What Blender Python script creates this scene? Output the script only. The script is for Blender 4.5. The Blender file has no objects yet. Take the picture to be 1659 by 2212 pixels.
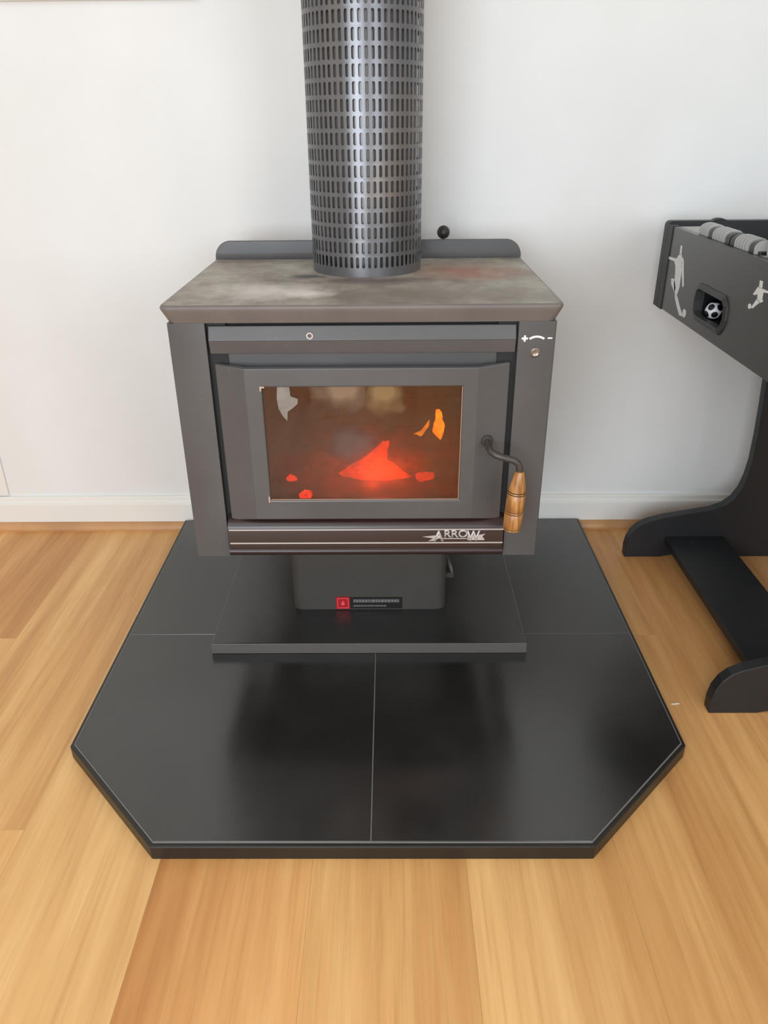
import bpy, bmesh, math, random
from mathutils import Vector, Matrix

random.seed(7)
scene = bpy.context.scene
COL = scene.collection

# ------------------------------------------------------------------ camera
FPX = 1655.22
cam_d = bpy.data.cameras.new('camera')
cam = bpy.data.objects.new('camera', cam_d)
COL.objects.link(cam)
cam_d.sensor_fit = 'VERTICAL'
cam_d.sensor_height = 24.0
cam_d.sensor_width = 18.0
cam_d.lens = FPX / 2212 * 24.0
cam_d.clip_start = 0.02
_th, _ya, _ro = math.radians(27.1052), math.radians(0.5653), math.radians(-0.4966)
_f = Vector((-math.sin(_ya) * math.cos(_th), math.cos(_ya) * math.cos(_th), -math.sin(_th)))
_r = _f.cross(Vector((0, 0, 1))).normalized()
_u = _r.cross(_f)
_r2 = math.cos(_ro) * _r + math.sin(_ro) * _u
_u2 = -math.sin(_ro) * _r + math.cos(_ro) * _u
_m = Matrix((_r2, _u2, -_f)).transposed().to_4x4()
_m.translation = Vector((0.0479, -1.9618, 1.0439))
cam.matrix_world = _m
scene.camera = cam

# ------------------------------------------------------------------ world, light, exposure
world = bpy.data.worlds.new('overcast_sky')
scene.world = world
world.use_nodes = True
world.node_tree.nodes['Background'].inputs[0].default_value = (0.80, 0.89, 1.0, 1)
world.node_tree.nodes['Background'].inputs[1].default_value = 1.0

def area_light(name, loc, rot, sx, sy, power, col):
    d = bpy.data.lights.new(name, 'AREA')
    d.shape = 'RECTANGLE'; d.size = sx; d.size_y = sy; d.energy = power; d.color = col
    o = bpy.data.objects.new(name, d)
    o.location = loc; o.rotation_euler = rot
    COL.objects.link(o)
    return o

# daylight entering through the wide window in the wall behind the camera
DAY = (0.82, 0.91, 1.0)
area_light('daylight_wide_window', (-0.66, -3.46, 1.15), (math.radians(90), 0, 0), 1.3, 1.20, 54, DAY)
# fill light from an added, unseen second window in the same wall
area_light('second_window_fill', (1.45, -3.46, 1.40), (math.radians(90), 0, 0), 1.1, 1.20, 27, DAY)
# weak overhead fill, as from an added skylight
area_light('daylight_skylight', (-0.95, -2.35, 2.41), (0, 0, 0), 0.9, 0.9, 10, DAY)  # added overhead fill lamp

vs = scene.view_settings
vs.view_transform = 'Standard'
vs.look = 'None'
vs.exposure = 0.0
vs.gamma = 1.0
vs.use_curve_mapping = False

# ------------------------------------------------------------------ helpers
def lin(c):
    out = []
    for v in c:
        v = v / 255.0
        out.append(v / 12.92 if v <= 0.04045 else ((v + 0.055) / 1.055) ** 2.4)
    return tuple(out) + (1.0,)

def new_mat(name):
    m = bpy.data.materials.new(name)
    m.use_nodes = True
    nt = m.node_tree
    return m, nt, nt.nodes['Principled BSDF']

def N(nt, kind, **kw):
    n = nt.nodes.new(kind)
    for k, v in kw.items():
        setattr(n, k, v)
    return n

def L(nt, a, b):
    nt.links.new(a, b)

def coords(nt, scale=(1, 1, 1), loc=(0, 0, 0), rand=False):
    """world-aligned coordinates (objects are not rotated), optionally shifted per object"""
    g = N(nt, 'ShaderNodeNewGeometry')
    mp = N(nt, 'ShaderNodeMapping')
    mp.inputs['Scale'].default_value = scale
    mp.inputs['Location'].default_value = loc
    if rand:
        oi = N(nt, 'ShaderNodeObjectInfo')
        ml = N(nt, 'ShaderNodeMath', operation='MULTIPLY'); ml.inputs[1].default_value = 37.0
        L(nt, oi.outputs['Random'], ml.inputs[0])
        ad = N(nt, 'ShaderNodeVectorMath', operation='ADD')
        L(nt, g.outputs['Position'], ad.inputs[0]); L(nt, ml.outputs[0], ad.inputs[1])
        L(nt, ad.outputs[0], mp.inputs['Vector'])
    else:
        L(nt, g.outputs['Position'], mp.inputs['Vector'])
    return mp.outputs[0]

def noise(nt, vec, scale, detail=3, rough=0.55):
    n = N(nt, 'ShaderNodeTexNoise')
    n.inputs['Scale'].default_value = scale
    n.inputs['Detail'].default_value = detail
    n.inputs['Roughness'].default_value = rough
    L(nt, vec, n.inputs['Vector'])
    return n.outputs['Fac']

def ramp(nt, fac, stops):
    r = N(nt, 'ShaderNodeValToRGB')
    el = r.color_ramp.elements
    while len(el) < len(stops):
        el.new(0.5)
    for e, (p, c) in zip(el, stops):
        e.position = p
        e.color = c if len(c) == 4 else tuple(c) + (1,)
    L(nt, fac, r.inputs['Fac'])
    return r.outputs['Color']

def mix(nt, fac, a, b, mode='MIX'):
    n = N(nt, 'ShaderNodeMix', data_type='RGBA', blend_type=mode)
    for s, v in ((n.inputs['Factor'], fac), (n.inputs['A'], a), (n.inputs['B'], b)):
        pass
    fa = n.inputs[0]; A = n.inputs[6]; B = n.inputs[7]
    for s, v in ((fa, fac), (A, a), (B, b)):
        if hasattr(v, 'is_linked') or isinstance(v, bpy.types.NodeSocket):
            L(nt, v, s)
        else:
            s.default_value = v
    return n.outputs[2]

def bump(nt, bsdf, fac, strength, dist=0.001):
    b = N(nt, 'ShaderNodeBump')
    b.inputs['Strength'].default_value = strength
    b.inputs['Distance'].default_value = dist
    L(nt, fac, b.inputs['Height'])
    L(nt, b.outputs[0], bsdf.inputs['Normal'])

def simple(name, rgb, rough=0.5, metal=0.0, spec=0.5, var=0.0, vscale=20.0, bmp=0.0):
    m, nt, b = new_mat(name)
    c = lin(rgb)
    b.inputs['Base Color'].default_value = c
    b.inputs['Roughness'].default_value = rough
    b.inputs['Metallic'].default_value = metal
    b.inputs['Specular IOR Level'].default_value = spec
    if var > 0 or bmp > 0:
        nz = noise(nt, coords(nt), vscale, 4)
        if var > 0:
            d = tuple(max(0, v * (1 - var)) for v in c[:3]); l = tuple(min(1, v * (1 + var)) for v in c[:3])
            L(nt, ramp(nt, nz, [(0.3, d), (0.7, l)]), b.inputs['Base Color'])
        if bmp > 0:
            bump(nt, b, nz, bmp)
    return m

def obj(name, bm, material=None, parent=None, smooth=False, bevel=0.0, seg=2, angle=35):
    me = bpy.data.meshes.new(name)
    bm.normal_update()
    bm.to_mesh(me)
    bm.free()
    if smooth:
        for p in me.polygons:
            p.use_smooth = True
        me.set_sharp_from_angle(angle=math.radians(angle))
    o = bpy.data.objects.new(name, me)
    COL.objects.link(o)
    if material:
        me.materials.append(material)
    if bevel > 0:
        md = o.modifiers.new('bevel', 'BEVEL')
        md.width = bevel; md.segments = seg; md.limit_method = 'ANGLE'; md.angle_limit = math.radians(40)
    if parent:
        o.parent = parent
        if parent.location.length > 0 or parent.parent:
            bpy_update(parent)
            o.matrix_parent_inverse = parent.matrix_world.inverted()
    return o

def world_loc(p):
    v = Vector(p.location)
    return v

def bpy_update(p):
    # parents are only translated, never rotated: build their world matrix directly
    p.matrix_world = Matrix.Translation(ROOTLOC.get(p.name, Vector((0, 0, 0))))

ROOTLOC = {}

def tag(o, label, cat=None, group=None, kind=None):
    o['label'] = label
    if cat: o['category'] = cat
    if group: o['group'] = group
    if kind: o['kind'] = kind
    return o

def struct(o, label, cat=None):
    o['kind'] = 'structure'
    o['label'] = label
    o['category'] = cat or o.name.split('_')[0]
    return o

def empty(name, loc, label, cat, group=None):
    o = bpy.data.objects.new(name, None)
    o.empty_display_size = 0.05
    COL.objects.link(o)
    o.location = loc
    ROOTLOC[o.name] = Vector(loc)
    tag(o, label, cat, group)
    return o

def box(bm, x0, x1, y0, y1, z0, z1):
    v = [bm.verts.new(p) for p in ((x0, y0, z0), (x1, y0, z0), (x1, y1, z0), (x0, y1, z0),
                                   (x0, y0, z1), (x1, y0, z1), (x1, y1, z1), (x0, y1, z1))]
    for q in ((3, 2, 1, 0), (4, 5, 6, 7), (0, 1, 5, 4), (1, 2, 6, 5), (2, 3, 7, 6), (3, 0, 4, 7)):
        bm.faces.new([v[i] for i in q])
    return bm

def BM():
    return bmesh.new()

def bxm(*a):
    return box(BM(), *a)

def P3(plane, a, b, d):
    return {'xz': (a, d, b), 'yz': (d, a, b), 'xy': (a, b, d)}[plane]

def prism(bm, poly, plane, d0, d1):
    n = len(poly)
    A = [bm.verts.new(P3(plane, a, b, d0)) for a, b in poly]
    B = [bm.verts.new(P3(plane, a, b, d1)) for a, b in poly]
    fs = [bm.faces.new(A), bm.faces.new(B[::-1])]
    for i in range(n):
        j = (i + 1) % n
        fs.append(bm.faces.new((A[j], A[i], B[i], B[j])))
    bmesh.ops.recalc_face_normals(bm, faces=fs)
    return bm

def loft(bm, rings, close_ends=True):
    R = [[bm.verts.new(p) for p in r] for r in rings]
    n = len(R[0])
    fs = []
    for a, b in zip(R, R[1:]):
        for i in range(n):
            j = (i + 1) % n
            fs.append(bm.faces.new((a[i], a[j], b[j], b[i])))
    if close_ends:
        fs.append(bm.faces.new(R[0][::-1])); fs.append(bm.faces.new(R[-1]))
    bmesh.ops.recalc_face_normals(bm, faces=fs)
    return bm

def tube(bm, pts, rad, seg=14):
    pts = [Vector(p) for p in pts]
    rads = rad if isinstance(rad, (list, tuple)) else [rad] * len(pts)
    rings = []
    t0 = (pts[1] - pts[0]).normalized()
    nrm = t0.orthogonal().normalized()
    for i, p in enumerate(pts):
        a = pts[max(i - 1, 0)]; b = pts[min(i + 1, len(pts) - 1)]
        t = (b - a).normalized()
        nrm = (nrm - t * nrm.dot(t)).normalized()
        bn = t.cross(nrm)
        rings.append([p + rads[i] * (math.cos(k * 2 * math.pi / seg) * nrm + math.sin(k * 2 * math.pi / seg) * bn) for k in range(seg)])
    return loft(bm, rings)

def lathe(bm, prof, centre, axis='z', seg=24):
    cx, cy, cz = centre
    rings = []
    for r, h in prof:
        ring = []
        for k in range(seg):
            a = 2 * math.pi * k / seg
            c, s = r * math.cos(a), r * math.sin(a)
            ring.append({'z': (cx + c, cy + s, cz + h), 'y': (cx + c, cy + h, cz + s), 'x': (cx + h, cy + c, cz + s)}[axis])
        rings.append(ring)
    return loft(bm, rings)

def rrect(x0, x1, y0, y1, r, n=5, corners=(1, 1, 1, 1)):
    """rounded rectangle, ccw from lower left; corners = ll, lr, ur, ul"""
    pts = []
    for (cx, cy, a0), on in zip(((x0 + r, y0 + r, 180), (x1 - r, y0 + r, 270), (x1 - r, y1 - r, 0), (x0 + r, y1 - r, 90)), corners):
        if on:
            for k in range(n + 1):
                a = math.radians(a0 + 90 * k / n)
                pts.append((cx + r * math.cos(a), cy + r * math.sin(a)))
        else:
            sx = x0 if a0 in (180, 90) else x1
            sy = y0 if a0 in (180, 270) else y1
            pts.append((sx, sy))
    return pts

def sphere(bm, c, r, u=24, v=14):
    bmesh.ops.create_uvsphere(bm, u_segments=u, v_segments=v, radius=r, matrix=Matrix.Translation(c))
    return bm

# ------------------------------------------------------------------ materials
def wall_material():
    m, nt, b = new_mat('white_wall_paint')
    nz = noise(nt, coords(nt), 3.0, 3)
    L(nt, ramp(nt, nz, [(0.3, lin((229, 228, 224))), (0.7, lin((235, 234, 231)))]), b.inputs['Base Color'])
    b.inputs['Roughness'].default_value = 0.45
    b.inputs['Specular IOR Level'].default_value = 0.35
    bump(nt, b, noise(nt, coords(nt), 260.0, 2), 0.05, 0.001)
    return m

M_WALL = wall_material()
M_TRIM = simple('white_gloss_trim', (236, 233, 226), 0.3)
M_CEIL = simple('ceiling_white', (236, 236, 234), 0.8)

def wood_floor():
    m, nt, b = new_mat('timber_floor')
    oi = N(nt, 'ShaderNodeObjectInfo')
    v = coords(nt, (9.0, 0.55, 1.0), rand=True)
    n1 = noise(nt, v, 2.2, 4, 0.6)
    v2 = coords(nt, (60.0, 1.6, 1.0), rand=True)
    n2 = noise(nt, v2, 2.0, 4, 0.65)
    v3 = coords(nt, (2.2, 0.25, 1.0), rand=True)
    n3 = noise(nt, v3, 2.6, 2, 0.5)
    base = ramp(nt, n1, [(0.28, lin((200, 148, 93))), (0.5, lin((218, 169, 110))), (0.70, lin((233, 189, 130)))])
    fine = ramp(nt, n2, [(0.28, (0.84, 0.80, 0.76, 1)), (0.5, (1, 1, 1, 1)), (0.75, (1.05, 1.04, 1.03, 1))])
    c = mix(nt, 0.8, base, fine, 'MULTIPLY')
    broad = ramp(nt, n3, [(0.3, (0.90, 0.84, 0.78, 1)), (0.65, (1.06, 1.06, 1.04, 1))])
    c = mix(nt, 0.7, c, broad, 'MULTIPLY')
    # rare dark gum veins along the grain
    v4 = coords(nt, (30.0, 0.8, 1.0), rand=True)
    n4 = noise(nt, v4, 1.7, 5, 0.6)
    vein = ramp(nt, n4, [(0.755, (0, 0, 0, 1)), (0.80, (1, 1, 1, 1))])
    c = mix(nt, vein, c, lin((140, 88, 46)))
    c = mix(nt, 1.0, c, oi.outputs['Color'], 'MULTIPLY')
    # each board shades from sapwood to heartwood across its width
    tc = N(nt, 'ShaderNodeTexCoord')
    sx = N(nt, 'ShaderNodeSeparateXYZ'); L(nt, tc.outputs['Generated'], sx.inputs[0])
    wob = N(nt, 'ShaderNodeMath', operation='MULTIPLY_ADD'); wob.inputs[1].default_value = 0.5
    L(nt, n3, wob.inputs[0]); L(nt, sx.outputs[0], wob.inputs[2])
    g0 = N(nt, 'ShaderNodeMath', operation='SUBTRACT'); g0.inputs[0].default_value = 0.75; L(nt, wob.outputs[0], g0.inputs[1])
    a0 = N(nt, 'ShaderNodeMath', operation='SUBTRACT'); a0.inputs[1].default_value = 0.5; L(nt, oi.outputs['Alpha'], a0.inputs[0])
    pr = N(nt, 'ShaderNodeMath', operation='MULTIPLY'); L(nt, g0.outputs[0], pr.inputs[0]); L(nt, a0.outputs[0], pr.inputs[1])
    sc = N(nt, 'ShaderNodeMath', operation='MULTIPLY_ADD'); sc.inputs[1].default_value = 1.0; sc.inputs[2].default_value = 0.5
    L(nt, pr.outputs[0], sc.inputs[0])
    c = mix(nt, 1.0, c, ramp(nt, sc.outputs[0], [(0.2, (0.78, 0.68, 0.58, 1)), (0.5, (1, 1, 1, 1)), (0.8, (1.18, 1.26, 1.32, 1))]), 'MULTIPLY')
    L(nt, c, b.inputs['Base Color'])
    b.inputs['Roughness'].default_value = 0.42
    b.inputs['Specular IOR Level'].default_value = 0.4
    bump(nt, b, n2, 0.06, 0.0006)
    return m

M_FLOOR = wood_floor()
M_SUB = simple('dark_subfloor', (90, 62, 38), 0.9)
M_QUAD = simple('timber_beading', (196, 146, 98), 0.45, var=0.12, vscale=9)

def stove_paint():
    m, nt, b = new_mat('grey_stove_paint')
    n1 = noise(nt, coords(nt), 7.0, 4)
    n2 = noise(nt, coords(nt, loc=(3, 1, 2)), 90.0, 3)
    c = ramp(nt, n1, [(0.3, lin((77, 75, 75))), (0.7, lin((85, 84, 84)))])
    sp = ramp(nt, n2, [(0.70, (0, 0, 0, 1)), (0.78, (0.35, 0.35, 0.35, 1))])
    c = mix(nt, sp, c, lin((128, 124, 118)))
    L(nt, c, b.inputs['Base Color'])
    b.inputs['Roughness'].default_value = 0.36
    b.inputs['Specular IOR Level'].default_value = 0.6
    bump(nt, b, n2, 0.05, 0.0004)
    return m

M_STOVE = stove_paint()

def top_paint():
    m, nt, b = new_mat('scorched_top_paint')
    v = coords(nt, (1.0, 0.75, 1.0))
    n1 = noise(nt, v, 9.0, 5, 0.62)
    n2 = noise(nt, coords(nt, (1, 0.8, 1), (5, 2, 1)), 34.0, 5, 0.7)
    c = ramp(nt, n1, [(0.30, lin((128, 119, 110))), (0.46, lin((154, 146, 135))), (0.6, lin((176, 169, 156))), (0.74, lin((204, 197, 186)))])
    c = mix(nt, 0.5, c, ramp(nt, n2, [(0.3, (0.62, 0.60, 0.58, 1)), (0.6, (1.08, 1.07, 1.05, 1))]), 'MULTIPLY')
    def blob(cx, cy, rx, ry, colour, cur, soft=0.35, amt=1.0):
        g = N(nt, 'ShaderNodeNewGeometry')
        mp = N(nt, 'ShaderNodeMapping', vector_type='TEXTURE')
        mp.inputs['Location'].default_value = (cx, cy, 0.7724)
        mp.inputs['Scale'].default_value = (rx, ry, 1.0)
        L(nt, g.outputs['Position'], mp.inputs['Vector'])
        ln = N(nt, 'ShaderNodeVectorMath', operation='LENGTH'); L(nt, mp.outputs[0], ln.inputs[0])
        nn = noise(nt, coords(nt, (1, 0.8, 1), (cx * 9, cy * 7, 0)), 18.0, 4, 0.65)
        ad = N(nt, 'ShaderNodeMath', operation='MULTIPLY_ADD'); ad.inputs[1].default_value = 1.3
        L(nt, nn, ad.inputs[0]); L(nt, ln.outputs['Value'], ad.inputs[2])
        f = ramp(nt, ad.outputs[0], [(0.0, (amt, amt, amt, 1)), (0.5, (0, 0, 0, 1))])
        sc = N(nt, 'ShaderNodeMath', operation='MULTIPLY_ADD')
        sc.inputs[1].default_value = 0.5; sc.inputs[2].default_value = -0.35
        L(nt, ad.outputs[0], sc.inputs[0])
        f = ramp(nt, sc.outputs[0], [(0.05, (amt, amt, amt, 1)), (0.05 + soft, (0, 0, 0, 1))])
        return mix(nt, f, cur, colour)
    c = blob(0.08, -0.60, 0.30, 0.10, lin((128, 119, 108)), c, 0.5, 0.8)
    c = blob(0.205, -0.385, 0.13, 0.12, lin((158, 108, 84)), c, 0.45, 0.9)
    c = blob(-0.16, -0.565, 0.14, 0.10, lin((218, 210, 200)), c, 0.4, 0.9)  # this and the next pale patch paint the plate's gloss highlight
    c = blob(-0.095, -0.592, 0.06, 0.05, lin((232, 226, 218)), c, 0.3, 0.9)
    c = blob(0.01, -0.470, 0.20, 0.050, lin((112, 96, 92)), c, 0.4, 0.95)
    c = blob(-0.120, -0.425, 0.080, 0.040, lin((74, 71, 67)), c, 0.3, 1.0)
    L(nt, c, b.inputs['Base Color'])
    b.inputs['Roughness'].default_value = 0.5
    b.inputs['Specular IOR Level'].default_value = 0.3
    bump(nt, b, n2, 0.15, 0.0008)
    return m

M_TOP = top_paint()
M_TOPEDGE = simple('stove_top_edge', (112, 104, 99), 0.5, var=0.1, vscale=12)
M_BODY = simple('black_stove_body', (34, 33, 33), 0.7)
M_PED = simple('pedestal_grey', (66, 62, 58), 0.55, var=0.08, vscale=15)

def base_paint():
    m, nt, b = new_mat('dusty_base_plate')
    n1 = noise(nt, coords(nt), 5.0, 2, 0.5)
    L(nt, ramp(nt, n1, [(0.3, lin((38, 37, 36))), (0.7, lin((48, 47, 45)))]), b.inputs['Base Color'])
    L(nt, ramp(nt, n1, [(0.3, (0.25, 0.25, 0.25, 1)), (0.7, (0.30, 0.30, 0.30, 1))]), b.inputs['Roughness'])
    b.inputs['Specular IOR Level'].default_value = 0.9
    return m

M_BASE = base_paint()

def flue_metal():
    m, nt, b = new_mat('heat_stained_flue_metal')
    n1 = noise(nt, coords(nt, (1, 1, 0.4)), 8.0, 3)
    c = ramp(nt, n1, [(0.3, lin((102, 102, 105))), (0.55, lin((114, 114, 116))), (0.72, lin((130, 119, 110)))])
    L(nt, c, b.inputs['Base Color'])
    b.inputs['Metallic'].default_value = 0.6
    b.inputs['Roughness'].default_value = 0.33
    return m

M_FLUE = flue_metal()
M_PIPE = simple('inner_flue_metal', (104, 101, 100), 0.35, 0.5, var=0.15, vscale=8)
M_SILL = simple('dark_brown_enamel', (48, 32, 28), 0.33, 0.0, 0.55)
M_LIP = simple('grey_lip_paint', (88, 84, 80), 0.4, 0.0, 0.6)
M_SILVER = simple('silver_print', (196, 190, 186), 0.35, 0.3)
M_WHITEPRINT = simple('white_print', (232, 230, 226), 0.5)
M_SCREW = simple('steel_screw', (150, 140, 130), 0.3, 0.8)
M_ROD = simple('dark_handle_rod', (74, 68, 64), 0.4, 0.3)
M_KNOB = simple('black_knob', (42, 39, 36), 0.45)

def grip_wood():
    m, nt, b = new_mat('turned_timber_grip')
    n1 = noise(nt, coords(nt, (90, 40, 7)), 2.0, 4, 0.6)
    L(nt, ramp(nt, n1, [(0.3, lin((128, 80, 40))), (0.5, lin((170, 116, 62))), (0.7, lin((198, 148, 92)))]), b.inputs['Base Color'])
    b.inputs['Roughness'].default_value = 0.35
    return m

M_GRIP = grip_wood()
M_BURN = simple('burnt_groove', (52, 30, 16), 0.6)
M_CLIP = simple('bright_clip', (190, 175, 165), 0.35, 0.7)
M_BRASS = simple('worn_glass_seal', (170, 140, 122), 0.4, 0.4)

def glass_material():
    m = bpy.data.materials.new('sooty_stove_glass')
    m.use_nodes = True
    nt = m.node_tree
    nt.nodes.clear()
    out = N(nt, 'ShaderNodeOutputMaterial')
    tr = N(nt, 'ShaderNodeBsdfTransparent'); tr.inputs[0].default_value = (0.92, 0.82, 0.72, 1)
    df = N(nt, 'ShaderNodeBsdfDiffuse'); df.inputs[0].default_value = lin((84, 66, 50))
    gl = N(nt, 'ShaderNodeBsdfGlossy'); gl.inputs['Roughness'].default_value = 0.06
    n1 = noise(nt, coords(nt, (1, 1, 1.3), (0.4, 0, 0.3)), 9.0, 4, 0.55)
    r = ramp(nt, n1, [(0.32, (0.06, 0.06, 0.06, 1)), (0.52, (0.32, 0.32, 0.32, 1)), (0.72, (0.6, 0.6, 0.6, 1))])
    mx = N(nt, 'ShaderNodeMixShader'); L(nt, r, mx.inputs[0]); L(nt, tr.outputs[0], mx.inputs[1]); L(nt, df.outputs[0], mx.inputs[2])
    fr = N(nt, 'ShaderNodeFresnel'); fr.inputs[0].default_value = 1.45
    mx2 = N(nt, 'ShaderNodeMixShader'); L(nt, fr.outputs[0], mx2.inputs[0]); L(nt, mx.outputs[0], mx2.inputs[1]); L(nt, gl.outputs[0], mx2.inputs[2])
    L(nt, mx2.outputs[0], out.inputs[0])
    return m

M_GLASS = glass_material()

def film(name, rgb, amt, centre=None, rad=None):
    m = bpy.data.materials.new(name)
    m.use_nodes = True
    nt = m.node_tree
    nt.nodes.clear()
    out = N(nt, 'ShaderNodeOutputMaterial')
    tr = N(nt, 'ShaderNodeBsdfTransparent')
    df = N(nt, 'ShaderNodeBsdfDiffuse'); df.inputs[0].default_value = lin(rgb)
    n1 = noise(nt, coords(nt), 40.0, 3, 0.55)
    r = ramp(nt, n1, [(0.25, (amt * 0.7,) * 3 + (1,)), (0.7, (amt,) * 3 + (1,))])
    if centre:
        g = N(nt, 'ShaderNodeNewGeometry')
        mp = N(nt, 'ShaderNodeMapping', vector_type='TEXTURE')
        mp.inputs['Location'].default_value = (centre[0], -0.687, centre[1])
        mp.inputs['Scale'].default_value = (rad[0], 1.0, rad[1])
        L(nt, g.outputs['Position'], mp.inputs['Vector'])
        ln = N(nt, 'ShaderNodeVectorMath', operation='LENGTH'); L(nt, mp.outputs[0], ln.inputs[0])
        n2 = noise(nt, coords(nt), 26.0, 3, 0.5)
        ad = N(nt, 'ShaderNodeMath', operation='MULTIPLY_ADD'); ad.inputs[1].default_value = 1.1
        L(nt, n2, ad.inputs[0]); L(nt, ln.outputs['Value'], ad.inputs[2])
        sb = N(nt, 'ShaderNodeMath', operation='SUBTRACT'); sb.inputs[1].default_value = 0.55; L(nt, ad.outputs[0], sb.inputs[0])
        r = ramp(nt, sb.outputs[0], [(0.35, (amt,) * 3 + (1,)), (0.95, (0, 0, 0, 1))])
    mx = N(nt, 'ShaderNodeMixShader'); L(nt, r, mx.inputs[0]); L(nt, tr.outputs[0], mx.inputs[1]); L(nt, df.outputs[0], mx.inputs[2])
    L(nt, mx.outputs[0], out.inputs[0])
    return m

M_REFLFILM = film('pale_ash_film', (150, 141, 132), 0.92)  # pale reflection in the glass, painted as a film
M_TANFILM = film('tan_ash_film', (146, 120, 98), 0.85, (-0.032, 0.634), (0.066, 0.044))  # tan reflection in the glass, painted as a film
M_TANFILM2 = film('ochre_ash_film', (150, 120, 84), 0.8, (0.036, 0.630), (0.044, 0.060))  # ochre reflection in the glass, painted as a film
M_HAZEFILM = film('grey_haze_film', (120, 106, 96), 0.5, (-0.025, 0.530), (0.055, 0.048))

def glow(name, hot, cool, strength, scale, lo=0.35, hi=0.6):
    m, nt, b = new_mat(name)
    n1 = noise(nt, coords(nt), scale, 4, 0.6)
    c = ramp(nt, n1, [(lo, cool), (hi, hot)])
    b.inputs['Base Color'].default_value = (0.03, 0.02, 0.015, 1)
    b.inputs['Roughness'].default_value = 0.9
    L(nt, c, b.inputs['Emission Color'])
    b.inputs['Emission Strength'].default_value = strength
    return m

M_EMBER = glow('red_hot_ember', (1.0, 0.030, 0.003, 1), (0.32, 0.002, 0.0005, 1), 2.4, 60, 0.30, 0.50)
M_FLAME = glow('orange_flame', (1.0, 0.30, 0.006, 1), (1.0, 0.17, 0.002, 1), 2.6, 60)
M_ASH = simple('ash_bed', (132, 96, 78), 0.95, var=0.25, vscale=40, bmp=0.4)
M_CHAR = simple('charred_wood', (52, 42, 36), 0.9, var=0.4, vscale=30, bmp=0.4)
M_BRICK = simple('sooty_firebrick', (70, 55, 44), 0.9, var=0.3, vscale=12)

def tile_material():
    m, nt, b = new_mat('black_gloss_tile')
    n1 = noise(nt, coords(nt), 5.0, 4, 0.6)
    L(nt, ramp(nt, n1, [(0.3, lin((30, 29, 28))), (0.75, lin((44, 43, 41)))]), b.inputs['Base Color'])
    L(nt, ramp(nt, n1, [(0.3, (0.17, 0.17, 0.17, 1)), (0.7, (0.25, 0.25, 0.25, 1))]), b.inputs['Roughness'])
    b.inputs['Specular IOR Level'].default_value = 1.0
    return m

M_TILE = tile_material()
M_HEARTH = simple('black_hearth_edge', (32, 29, 26), 0.4)
M_GROUT = simple('grey_grout', (122, 118, 112), 0.7)

M_TBLACK = simple('black_table_board', (30, 31, 33), 0.5, var=0.1, vscale=30)
M_TEDGE = simple('black_edge_band', (20, 20, 22), 0.45)

def carbon():
    m, nt, b = new_mat('dark_weave_panel')
    ch = N(nt, 'ShaderNodeTexChecker'); ch.inputs['Scale'].default_value = 420
    ch.inputs['Color1'].default_value = lin((62, 62, 61)); ch.inputs['Color2'].default_value = lin((78, 78, 77))
    L(nt, coords(nt), ch.inputs['Vector'])
    L(nt, ch.outputs['Color'], b.inputs['Base Color'])
    b.inputs['Roughness'].default_value = 0.30
    b.inputs['Specular IOR Level'].default_value = 0.8
    return m

M_CARBON = carbon()
M_LEDGE = simple('pale_ledge', (176, 174, 166), 0.5)
M_BEADG = simple('grey_bead', (176, 174, 171), 0.35)
M_BEADB = simple('black_bead', (26, 27, 30), 0.35)
M_FIELD = simple('playfield_green', (46, 92, 54), 0.6)
M_CUPBLK = simple('black_plastic', (20, 21, 24), 0.4)
M_BEZEL = simple('charcoal_plastic', (58, 58, 58), 0.45)
M_BALLW = simple('ball_white', (226, 226, 230), 0.4)
M_BALLB = simple('ball_black', (14, 14, 16), 0.4)
M_CUPW = simple('white_plastic', (228, 226, 220), 0.35)
M_RED = simple('red_label', (176, 16, 26), 0.45)
M_REDP = simple('pale_red_print', (214, 90, 94), 0.5)
M_LBLK = simple('black_label', (22, 18, 18), 0.4)
M_LGREY = simple('grey_label_print', (112, 108, 108), 0.5)

# ------------------------------------------------------------------ room shell
RX0, RX1, RY0, RY1, RZ = -2.95, 2.35, -3.50, 0.0, 2.42

floor = obj('floor', bxm(RX0, RX1, RY0, RY1, -0.05, -0.012), M_SUB)
struct(floor, 'warm honey timber board floor running towards the white wall', 'floor')
edges = [-0.805 + 0.2424 * k for k in range(-9, 14)]
tones = {-1.047: (0.93, 0.84, 0.76, 0.5), -0.805: (0.99, 0.96, 0.92, 0.55), -0.563: (1.05, 1.07, 1.06, 0.45), -0.320: (0.93, 0.82, 0.72, 0.05),
         -0.078: (0.99, 0.94, 0.87, 0.85), 0.165: (1.03, 1.02, 0.99, 1.0), 0.407: (0.97, 0.91, 0.84, 0.75), 0.649: (0.95, 0.86, 0.78, 0.45)}
second = {-0.805: (1.0, 0.93, 0.86, 0.35), 0.407: (0.93, 0.87, 0.80, 0.6), -1.047: (1.0, 0.97, 0.92, 0.5)}
joints = {-0.805: -1.074, -1.047: -0.546, 0.407: -0.540, -0.320: -0.30, -0.078: -0.85, 0.165: -0.55, 0.649: -1.45, -0.563: -1.75}
PLEN = 1.29
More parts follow.
